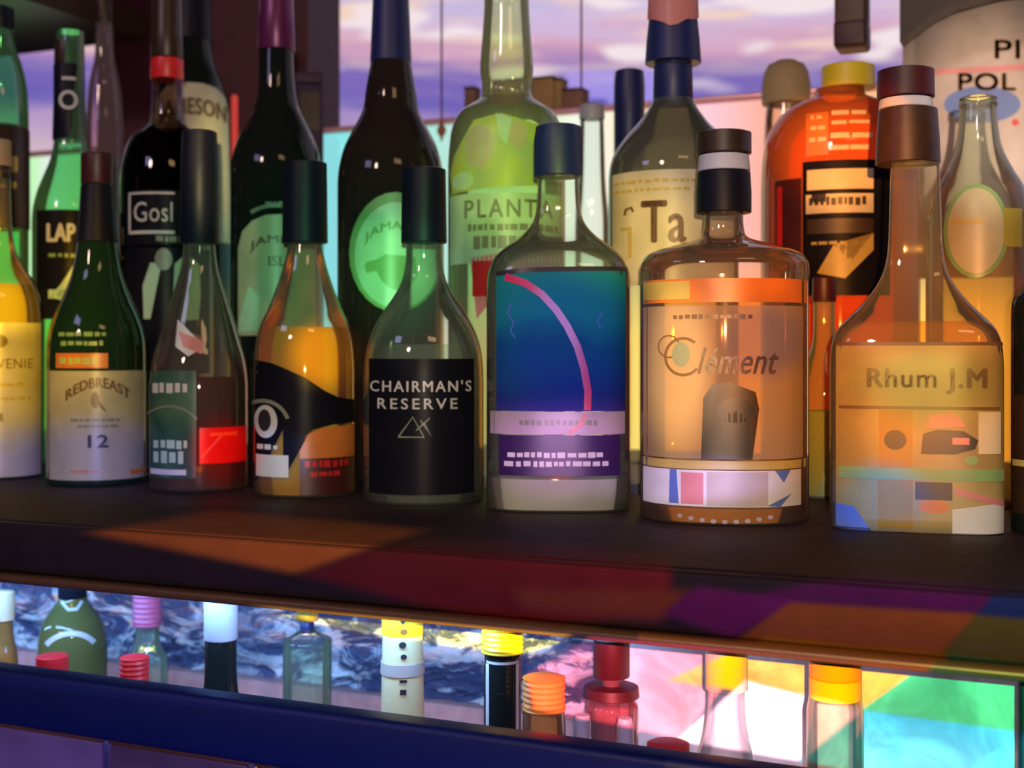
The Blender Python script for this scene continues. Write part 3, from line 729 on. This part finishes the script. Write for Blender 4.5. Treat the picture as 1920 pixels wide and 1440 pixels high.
b.put('label', [(P_BLACK, R(-62, 70, 400, 600)), (P_SILVER, [T('LAP', -42, 8, 426, 458, bold=1.6)]), (P_SAGE, BARS(-40, 20, 480, 7, 24)), (P_GREEN, [[(-40, 560), (-20, 540), (-6, 520), (6, 500), (10, 560), (-10, 566)]]+BARS(-40, 30, 545, 16, 25, 8, 18))])
b = Bottle('rum_bottle', 'near-black bottle with a boxed white name and red neck band, second row', BR, 313, Yb,
    [(-60, 24), (60, 26), (150, 28), (200, 29), (232, 34), (244, 48), (262, 68), (290, 80), (320, 86), (350, 88)], glass('smoke_glass', (.62, .52, .46), .45))
b.liq(250, L_DARK, .98)
b.ring('neck_sleeve', [(-60, 27), (60, 29), (110, 31)], K_BROWN); b.ring('neck_band', [(110, 31), (150, 32)], K_RED, label='red neck band')
b.put('label', [(P_BLACK, R(-76, 74, 366, 466)), (P_SILVER, R(-70, 14, 370, 374)+R(-70, 14, 440, 446)+R(-70, -66, 370, 446)+[T('Gosl', -60, 10, 388, 424)]), (P_GREYINK, BARS(-20, 66, 450, 10, 26))])
b.put('lower_label', [(P_BLACK, R(-76, 80, 470, 700)), (P_GREEN, [[(-42, 600), (-44, 540), (-30, 498), (-10, 500), (-22, 560), (-30, 600)], [(10, 580), (14, 500), (36, 480), (60, 500), (62, 560), (58, 600), (24, 604)]]), (P_GREYINK, E(-6, 492, 16, 20)), (P_ROSE, [[(2, 612), (60, 630), (66, 650), (50, 668), (0, 640)]])])
b = Bottle('whiskey_bottle', 'dark green bottle with a tall cream label lettered in black, third row', BR, 360, 1.10,
    [(-60, 30), (40, 33), (90, 38), (125, 46), (155, 58), (180, 66), (210, 70), (260, 73), (400, 76)], G_DARK)
b.ring('capsule', [(-60, 33), (50, 36), (78, 39)], K_BLACK)
b.put('label', [(P_CREAM, [[(-60, 186), (-46, 172), (-20, 167), (20, 167), (46, 172), (62, 186), (68, 210), (72, 458), (-70, 458), (-68, 210)]]), (P_BROWNINK, [T('JAMESON', -62, 64, 196, 236, arch=8, bold=1.2)])])
b = Bottle('rum_bottle', 'tall black bottle with an arched cream label, left of the cyan tube', BR, 518, Yb,
    [(-60, 26), (0, 29), (100, 32), (160, 35), (200, 42), (230, 56), (262, 72), (295, 82), (330, 86)], G_DARK)
b.liq(230, L_DARK, .97)
b.ring('capsule', [(-60, 30), (20, 33), (96, 36)], solid('purple_foil', (.14, .02, .10), .35, .3), label='purple foil neck capsule')
b.put('label', [(P_OLIVE, [[(-70, 630), (-70, 470), (-62, 440), (-44, 422), (-20, 412), (10, 410), (40, 418), (60, 440), (72, 480), (74, 630)]]), (P_GREYINK, BARS(-20, 20, 388, 9, 27)+ARC(0, 486, 88, 7, 60, 120)),
               (P_BROWNINK, [T('JAMEL', -48, 36, 448, 466, arch=14, bold=.7), T('ISL', -14, 16, 486, 504, bold=.7)]), (P_GREEN, [[(-68, 600), (-50, 540), (-30, 560), (-34, 620), (-68, 625)]])])
b = Bottle('rum_bottle', 'tall brown-black bottle with a round pale green island label', BR, 733, Yb,
    [(-60, 29), (0, 31), (90, 34), (130, 40), (170, 47), (205, 52), (228, 62), (250, 74), (280, 88), (315, 97), (350, 100)], G_BROWN)
b.liq(300, L_DARK, .97)
b.ring('capsule', [(-60, 31), (0, 34), (118, 39)], K_NAVY)
b.put('label', [(P_SAGE, E(10, 480, 86, 108)), (P_GREEN, E(12, 486, 78, 96)), (P_SAGE, [T('JAMAICA', -48, 66, 424, 444, arch=24, bold=1)]+[[(-48, 506), (-44, 498), (-22, 492), (-10, 484), (44, 488), (48, 520), (30, 550), (0, 548), (-18, 530), (-26, 514), (-44, 518)]])])
b = Bottle('rum_bottle', 'lime tinted clear bottle with grey capitals and a red corner label', BR, 950, Yb,
    [(-60, 46), (0, 42), (60, 45), (130, 50), (165, 46), (185, 50), (198, 68), (212, 88), (240, 102), (280, 108), (330, 110)], G_LIME)
b.liq(330, L_CLEAR)
b.put('green_print', [(P_LIME, [[(-96, 300), (-60, 240), (-10, 230), (60, 250), (70, 320), (60, 360), (-100, 370), (-104, 330)]]), (P_OLIVE, E(-50, 290, 26, 40)+E(20, 270, 18, 24)), (P_GREEN, [[(-20, 230), (10, 240), (0, 290), (-14, 270)]]+E(-80, 350, 20, 16))])
b.put('label', [(P_GREEN, R(-104, 104, 374, 500)), (P_GREYINK, [T('PLANTA', -76, 84, 386, 418, spacing=1.25, bold=.8)]+BARS(-70, 100, 430, 12, 28)+BARS(-60, 60, 452, 22, 29, 8, 16))])
b.put('red_label', [(P_ROSE, [[(-66, 490), (-20, 484), (104, 478), (104, 520), (-20, 560), (-54, 600)]]), (P_RED, R(-62, -24, 496, 560))], label='rose red lower label')
b = Bottle('rum_bottle', 'long-necked bottle with a navy scalloped capsule and big T A letters on cream', BR, 1262, Yb,
    [(60, 34), (120, 34), (180, 36), (200, 44), (228, 64), (262, 94), (290, 112), (315, 120), (350, 122)], G_GREY)
b.liq(206, liquid('murky_spirit', (.35, .33, .22), .3), .96, 334)
b.ring('capsule', [(-60, 38), (20, 44), (76, 50), (120, 53)], K_NAVY)
b.put('capsule_band', [(P_ROSE, [[(-46, -10), (46, -10), (48, 40), (38, 46), (24, 48), (8, 58), (-6, 60), (-20, 52), (-34, 46), (-48, 40)]])], hwk=51)
b.ring('neck_sleeve', [(121, 36), (196, 38)], K_NAVY)
b.put('label', [(P_CREAM, R(-120, 120, 334, 540)), (P_GOLD, BARS(-110, 40, 350, 6, 30)+BARS(-114, 30, 366, 5, 31)), (P_BROWNINK, [T('Ta', -56, 22, 390, 464, bold=2.0)]+PATH([(-88, 412), (-86, 402), (-76, 399), (-72, 407)], 5)), (P_GOLD, R(-82, -75, 440, 490)+R(-96, -75, 434, 440))])
def carton(u, Y, w, v0, m, lab, dec=None, zf=None):
    p = W(u, HV, Y); s = Zd(u, Y)/FPX; zf = SHELF if zf is None else zf
    r = empty('spirits_carton', (p.x, Y, zf), math.atan2(-p.x, Y)); tag(r, lab, 'box')
    bm = bmesh.new(); h = (HV-v0)*s-zf; box(bm, -w/2*s, w/2*s, -w/2*s, w/2*s, 0, h-.012, .0015); link('carton_body', bm, m, r)
    bm = bmesh.new(); box(bm, -w/2*s*1.01, w/2*s*1.01, -w/2*s*1.01, w/2*s*1.01, h-.0115, h, .0015); link('carton_lid', bm, m, r)
    bm = bmesh.new(); box(bm, -w*.36*s, w*.36*s, -w*.508*s, -w*.503*s, h-.06, h-.02); link('carton_print', bm, dec or K_BROWN, r, smooth=False)
b = Bottle('spirits_bottle', 'clear bottle with a long navy neck sleeve left of the big T A bottle', BR, 1180, 1.13,
    [(300, 25), (330, 26), (380, 27), (420, 30), (460, 31)], G_CLEAR)
b.ring('capsule', [(132, 27), (160, 29), (302, 29)], K_NAVY); b.ring('capsule_band', [(303, 27), (314, 27)], K_MAROON)
carton(580, 1.13, 52, 140, solid('plum_card', (.035, .012, .05), .6), 'dark plum carton behind the tall black bottles')
b = Bottle('liqueur_bottle', 'big orange glass bottle with a yellow cap, right half of the shelf', BR, 1574, 1.06,
    [(168, 46), (182, 52), (196, 84), (212, 108), (236, 128), (262, 140), (290, 146), (330, 149), (380, 150)], G_ORANGE)
b.liq(215, liquid('orange_liqueur', (1, .34, .05), .5))
b.ring('cap', [(124, 50), (168, 51)], K_YELLOW, x=16)
b.put('embossing', [(P_ORANGE, R(-60, -20, 230, 310)), (P_CREAM, BARS(-52, -24, 236, 7, 32)+BARS(-52, -24, 256, 7, 33)+BARS(-54, -24, 278, 7, 34)+BARS(-14, 66, 228, 9, 35, 20, 40)+BARS(-14, 66, 248, 7, 36, 20, 40)+BARS(-16, 66, 272, 9, 37, 20, 40)+BARS(-16, 66, 294, 8, 38, 20, 40))])
b.put('label', [(P_BLACK, R(-66, 90, 320, 560)), (P_CREAM, R(-58, 60, 336, 372)+R(-60, 60, 380, 414)), (P_INK, BARS(-54, 50, 386, 14, 39, 5, 10)+R(-50, -24, 380, 394)), (K_BROWN, R(-58, 60, 424, 450)), (P_GOLD, [[(-40, 520), (-10, 470), (20, 500), (60, 450), (60, 480), (10, 530)]]+BARS(-50, 50, 464, 6, 40))])
b.put('side_label', [(K_MAROON, R(-118, -68, 348, 490)), (P_RED, R(-114, -104, 360, 480))], label='dark red side label')
b = Bottle('spirits_bottle', 'bottle with a tan domed cork stopper left of the orange bottle', BR, 1474, 1.21,
    [(190, 36), (230, 40), (300, 42)], G_WARM)
b.liq(240, L_AMBER)
b.ring('cork', [(114, 22), (122, 34), (136, 42), (158, 46), (196, 46)], K_TAN)
b = Bottle('spirits_bottle', 'clear bottle with yellow-green liquid in it between the two right-hand front bottles', BR, 1545, .93,
    [(560, 20), (640, 22), (680, 34), (720, 46), (760, 48)], G_LIME)
b.liq(770, liquid('chartreuse', (.7, .75, .08), .5))
b.ring('cap', [(520, 22), (566, 23)], K_MAROON)
b = Bottle('spirits_bottle', 'round shouldered grey-green clear bottle with a bronze cap behind the right end', BR, 1834, Yb,
    [(196, 34), (240, 38), (280, 46), (320, 66), (350, 84), (390, 96), (430, 100)], G_GREY)
b.liq(420, L_PALE)
b.ring('cap', [(182, 36), (200, 37)], G_GREY)
b.put('label', [(P_SAGE, E(-4, 440, 60, 86)), (P_OLIVE, E(-4, 440, 52, 78)), (P_GOLD, R(-50, 10, 418, 428)), (K_OLIVE, R(46, 80, 400, 470))])
b = Bottle('spirits_bottle', 'slender clear empty bottle between the two left-hand dark bottles', BR, 196, 1.10,
    [(40, 16), (80, 17), (115, 20), (150, 28), (190, 33), (240, 36)], glass('rose_clear_glass', (.80, .62, .70), .5, .12))
b.ring('cap', [(0, 17), (44, 18)], K_BROWN)
b = Bottle('spirits_bottle', 'clear bottle with a tall glass neck behind the blue-label bottle', BR, 1110, 1.12,
    [(222, 22), (260, 23), (330, 25), (372, 28), (400, 31), (440, 32)], G_CLEAR)
b.ring('cap', [(196, 23), (224, 24)], K_WHITE)

tube(606, 636, 256, 545, 1.16, emi('cyan_tube_light', (.26, .72, .76)), 'light_tube_or_gap_glow', 'upright cyan glowing tube between the two tall dark bottles', 'light', K_BLACK)
tube(434, 446, 178, 420, 1.20, emi('red_tube_light', (.55, .05, .04)), 'light_tube_or_gap_glow', 'thin upright red glowing tube against the dark maroon column', 'light', K_BLACK)
tube(214, 234, 440, 560, 1.16, emi('lime_gap_glow', (.62, .72, .06)), 'light_tube_or_gap_glow', 'added yellow-green glow in the gap beside the near-black boxed-name bottle', 'light', K_BLACK)  # added glowing strip for the backlight showing between the bottles

# hanging things at the top right
def hanging():
    Y = 1.18
    a = W(1567, 96, Y); b_ = W(1626, 96, Y)
    r = empty('hanging_block', ((a.x+b_.x)/2, Y, a.z)); tag(r, 'dark brown wooden block hanging at the top above the orange bottle', 'block')
    bm = bmesh.new(); hw = (b_.x-a.x)/2; box(bm, -hw, hw, -.01, .02, 0, .2, .003); link('block_body', bm, solid('walnut', (.14, .07, .05), .5, bump=.4, var=.6, bscale=25), r)
    bm = bmesh.new(); box(bm, -hw*1.02, hw*1.02, -.0115, .0215, .002, .024, .002); link('block_foot', bm, K_MAROON, r)
    # curved bracket
    bm = bmesh.new(); pts = [(1690, -120), (1690, 84), (1716, 62), (1750, 36), (1790, 16), (1840, 2), (1880, -8), (1990, -20), (1990, -120)]
    f0 = [bm.verts.new(W(u, v, Y)+Vector((0, -.012, 0))) for u, v in pts]; f1 = [bm.verts.new(W(u, v, Y)+Vector((0, .012, 0))) for u, v in pts]
    bm.faces.new(f0); bm.faces.new(f1[::-1])
    for i in range(len(pts)): bm.faces.new((f0[i], f0[(i+1) % len(pts)], f1[(i+1) % len(pts)], f1[i]))
    tag(link('curved_bracket', bm, solid('bracket_brown', (.03, .010, .004), .45, var=.6, bscale=20), None, smooth=False), 'brown curved wooden bracket jutting in at the top right corner', 'bracket')
    # grey sign board
    Y2 = 1.245
    p = W(1692, 136, Y2); q = W(2010, 136, Y2); zt = W(1850, -120, Y2).z; zb = W(1850, 520, Y2).z
    r = empty('sign_board', ((p.x+q.x)/2, Y2, zb)); tag(r, 'large grey sign with brown letters and a blue oval at the top right', 'sign')
    W2 = (q.x-p.x)/2; s = Zd(1850, Y2)/FPX; H = zt-zb
    bm = bmesh.new(); box(bm, -W2, W2, 0, .006, 0, H, .001); link('board', bm, P_GREY, r)
    def flat(name, shp, m, off=-.0012):
        bm = bmesh.new()
        for qv in (shp if isinstance(shp, list) else [shp]):
            pcs = qv.pieces if isinstance(qv, T) else [(qv, [list(range(len(qv)))])]
            for vs, fs in pcs:
                bv = [bm.verts.new((W(u, v, Y2).x-r.location.x, off, W(u, v, Y2).z-zb)) for u, v in vs]
                for f in fs:
                    try: bm.faces.new([bv[i] for i in f])
                    except ValueError: pass
        link(name, bm, m, r, smooth=False)
    flat('letters', [T('PI', 1866, 1912, 76, 110, bold=1.5), T('POL', 1798, 1904, 138, 170, bold=2)], paper('sign_brown', (.25, .13, .06), 0), -.0022)
    flat('blue_oval', E(1842, 196, 72, 34), P_BLUE)
    flat('rose_stripe', [[(1692, 134), (1990, 116), (1990, 128), (1692, 144)]], P_ROSE, -.0006)
    flat('red_dot', E(1904, 230, 7, 6), P_RED, -.0026)
hanging()

# ------------------------------------------------------------ WELL BOTTLES under the shelf
def well(name, lab, u, Y, capv0, capv1, caphw, capm, gl, neck=None, ribs=False, liqm=None, shoulder=90, bodyhw=None, extra=None, liqv=None, capn=2.0, capname='cap'):
    nk = neck or caphw*.72; bh = bodyhw or min(60, nk*1.9)
    b = Bottle(name, lab, LR, u, Y, [(capv1-2, nk), (capv1+shoulder*.4, nk*1.05), (capv1+shoulder*.8, (nk+bh)/2), (capv1+shoulder, bh*.95), (capv1+shoulder*1.3, bh)], gl, zfloor=WELL)
    b.ring(capname, [(capv0, caphw), (capv1, caphw)], capm, ribs=ribs, n=capn)
    if liqm: b.liq(liqv or capv1+4, liqm)
    return b
well('spirits_bottle', 'amber bottle with a pale screw cap at the far left of the niche', 4, .74, 1108, 1162, 24, K_CREAM, G_WARM, neck=20, liqm=L_AMBER, shoulder=60, bodyhw=30)
b = Bottle('wine_bottle', 'squat olive green bottle with a silver crescent label in the niche', LR, 136, .79,
    [(1085, 25), (1118, 26), (1132, 32), (1150, 46), (1170, 58), (1195, 64), (1230, 66)], glass('olive_glass', (.28, .30, .05), .6, .35), zfloor=WELL)
b.liq(1150, liquid('olive_oil', (.45, .38, .05), .5)); b.ring('capsule', [(1080, 27), (1120, 28)], K_BLACK)
b.put('label', [(P_SILVER, ARC(-4, 1232, 52, 9, 38, 142)+PATH([(-20, 1124), (-8, 1136), (8, 1136), (18, 1124)], 6))])
well('spirits_bottle', 'clear bottle with a ribbed pink cap high in the niche', 276, .80, 1104, 1172, 28, K_PINK, G_CLEAR, neck=22, ribs=True, liqm=L_CLEAR, shoulder=60, bodyhw=40)
well('spirits_bottle', 'bottle with a plain red cap barely clearing the rail', 98, .70, 1228, 1275, 31, K_RED, G_DARK, neck=26, shoulder=60, bodyhw=50)
well('spirits_bottle', 'bottle with a ribbed red cap clearing the rail at the left', 252, .70, 1230, 1278, 29, K_RED, G_DARK, neck=26, ribs=True, shoulder=60, bodyhw=50)
well('wine_bottle', 'black-necked bottle with a tall white cap in the niche', 414, .715, 1114, 1198, 32, K_WHITE, G_DARK, neck=30, shoulder=200, bodyhw=56, liqm=L_DARK)
b = well('spirits_bottle', 'clear round bottle with a small gold pourer under the shelf', 576, .79, 1132, 1162, 21, K_GOLD, G_CLEAR, neck=11, shoulder=36, bodyhw=46, liqm=L_CLEAR, liqv=1215, capname='pourer')
b.ring('neck_sleeve', [(1162, 12), (1186, 14)], K_NAVY)
b = Bottle('spirits_bottle', 'tall cream sleeved bottle neck with a column of dark marks', LR, 755, .72,
    [(1156, 37), (1200, 38), (1300, 40), (1350, 41), (1400, 48)], solid('cream_sleeve', (.72, .60, .30), .5), zfloor=WELL)
b.ring('cap', [(1146, 39), (1188, 39)], K_YELLOW); b.ring('sleeve_band', [(1236, 41), (1262, 42)], solid('taupe_band', (.42, .34, .28), .5))
b.put('marks', [(P_INK, E(2, 1176, 7, 6)+E(0, 1200, 7, 6)+E(2, 1222, 6, 5)+R(-6, 8, 1264, 1270)+R(-5, 7, 1282, 1292)+[[(-6, 1152), (8, 1152), (0, 1164)]])], hwk=43)
b = well('spirits_bottle', 'dark green square bottle under a flat yellow cap', 942, .72, 1174, 1222, 40, K_YELLOW, G_DARK, neck=32, ribs=True, shoulder=20, bodyhw=35, liqm=L_DARK, liqv=1245)
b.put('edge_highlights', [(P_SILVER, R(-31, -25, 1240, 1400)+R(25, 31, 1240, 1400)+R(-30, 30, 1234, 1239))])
well('spirits_bottle', 'pale amber bottle with a ribbed orange and cream cap', 1020, .70, 1268, 1330, 41, K_ORANGE, G_WARM, neck=38, ribs=True, liqm=L_PALE, shoulder=60, bodyhw=44)
b = well('spirits_bottle', 'bottle with a dark maroon stopper and side bar in the rosy part of the niche', 1147, .78, 1196, 1268, 34, K_MAROON, glass('rose_glass', (.85, .45, .5), .5, .1), neck=18, shoulder=50, bodyhw=50, liqm=L_CLEAR)
b.ring('collar', [(1284, 50), (1306, 52)], K_MAROON); b.ring('cap_band', [(1188, 30), (1198, 33)], K_WHITE)
well('spirits_bottle', 'cream capped white bottle where yellow and pink light meet', 1362, .74, 1214, 1292, 40, K_CREAM, glass('white_glass', (.95, .92, .92), .5, .3), neck=34, shoulder=120, bodyhw=52)
b = well('spirits_bottle', 'bottle with a broad orange cap over a yellow band at the right', 1566, .74, 1236, 1268, 50, K_ORANGE, glass('yellow_glass', (.98, .9, .7), .5, .1), neck=46, shoulder=50, bodyhw=54, capname='cap')
b.ring('yellow_band', [(1268, 50), (1308, 50)], K_YELLOW)
well('spirits_bottle', 'low bottle with a red cap just above the bottom edge', 1253, .655+.045, 1392, 1424, 40, K_RED, G_DARK, neck=34, shoulder=40, bodyhw=50)
well('spirits_bottle', 'pale lilac cone shouldered bottle beside the orange ribbed cap', 1092, .72, 1340, 1352, 14, K_WHITE, glass('lilac_glass', (.72, .66, .80), .5, .5), neck=16, shoulder=84, bodyhw=34)
well('spirits_bottle', 'second lilac cone shouldered bottle, left of the low red cap', 1172, .72, 1346, 1358, 14, K_WHITE, glass('lilac_glass', (.72, .66, .80), .5, .5), neck=16, shoulder=84, bodyhw=34)
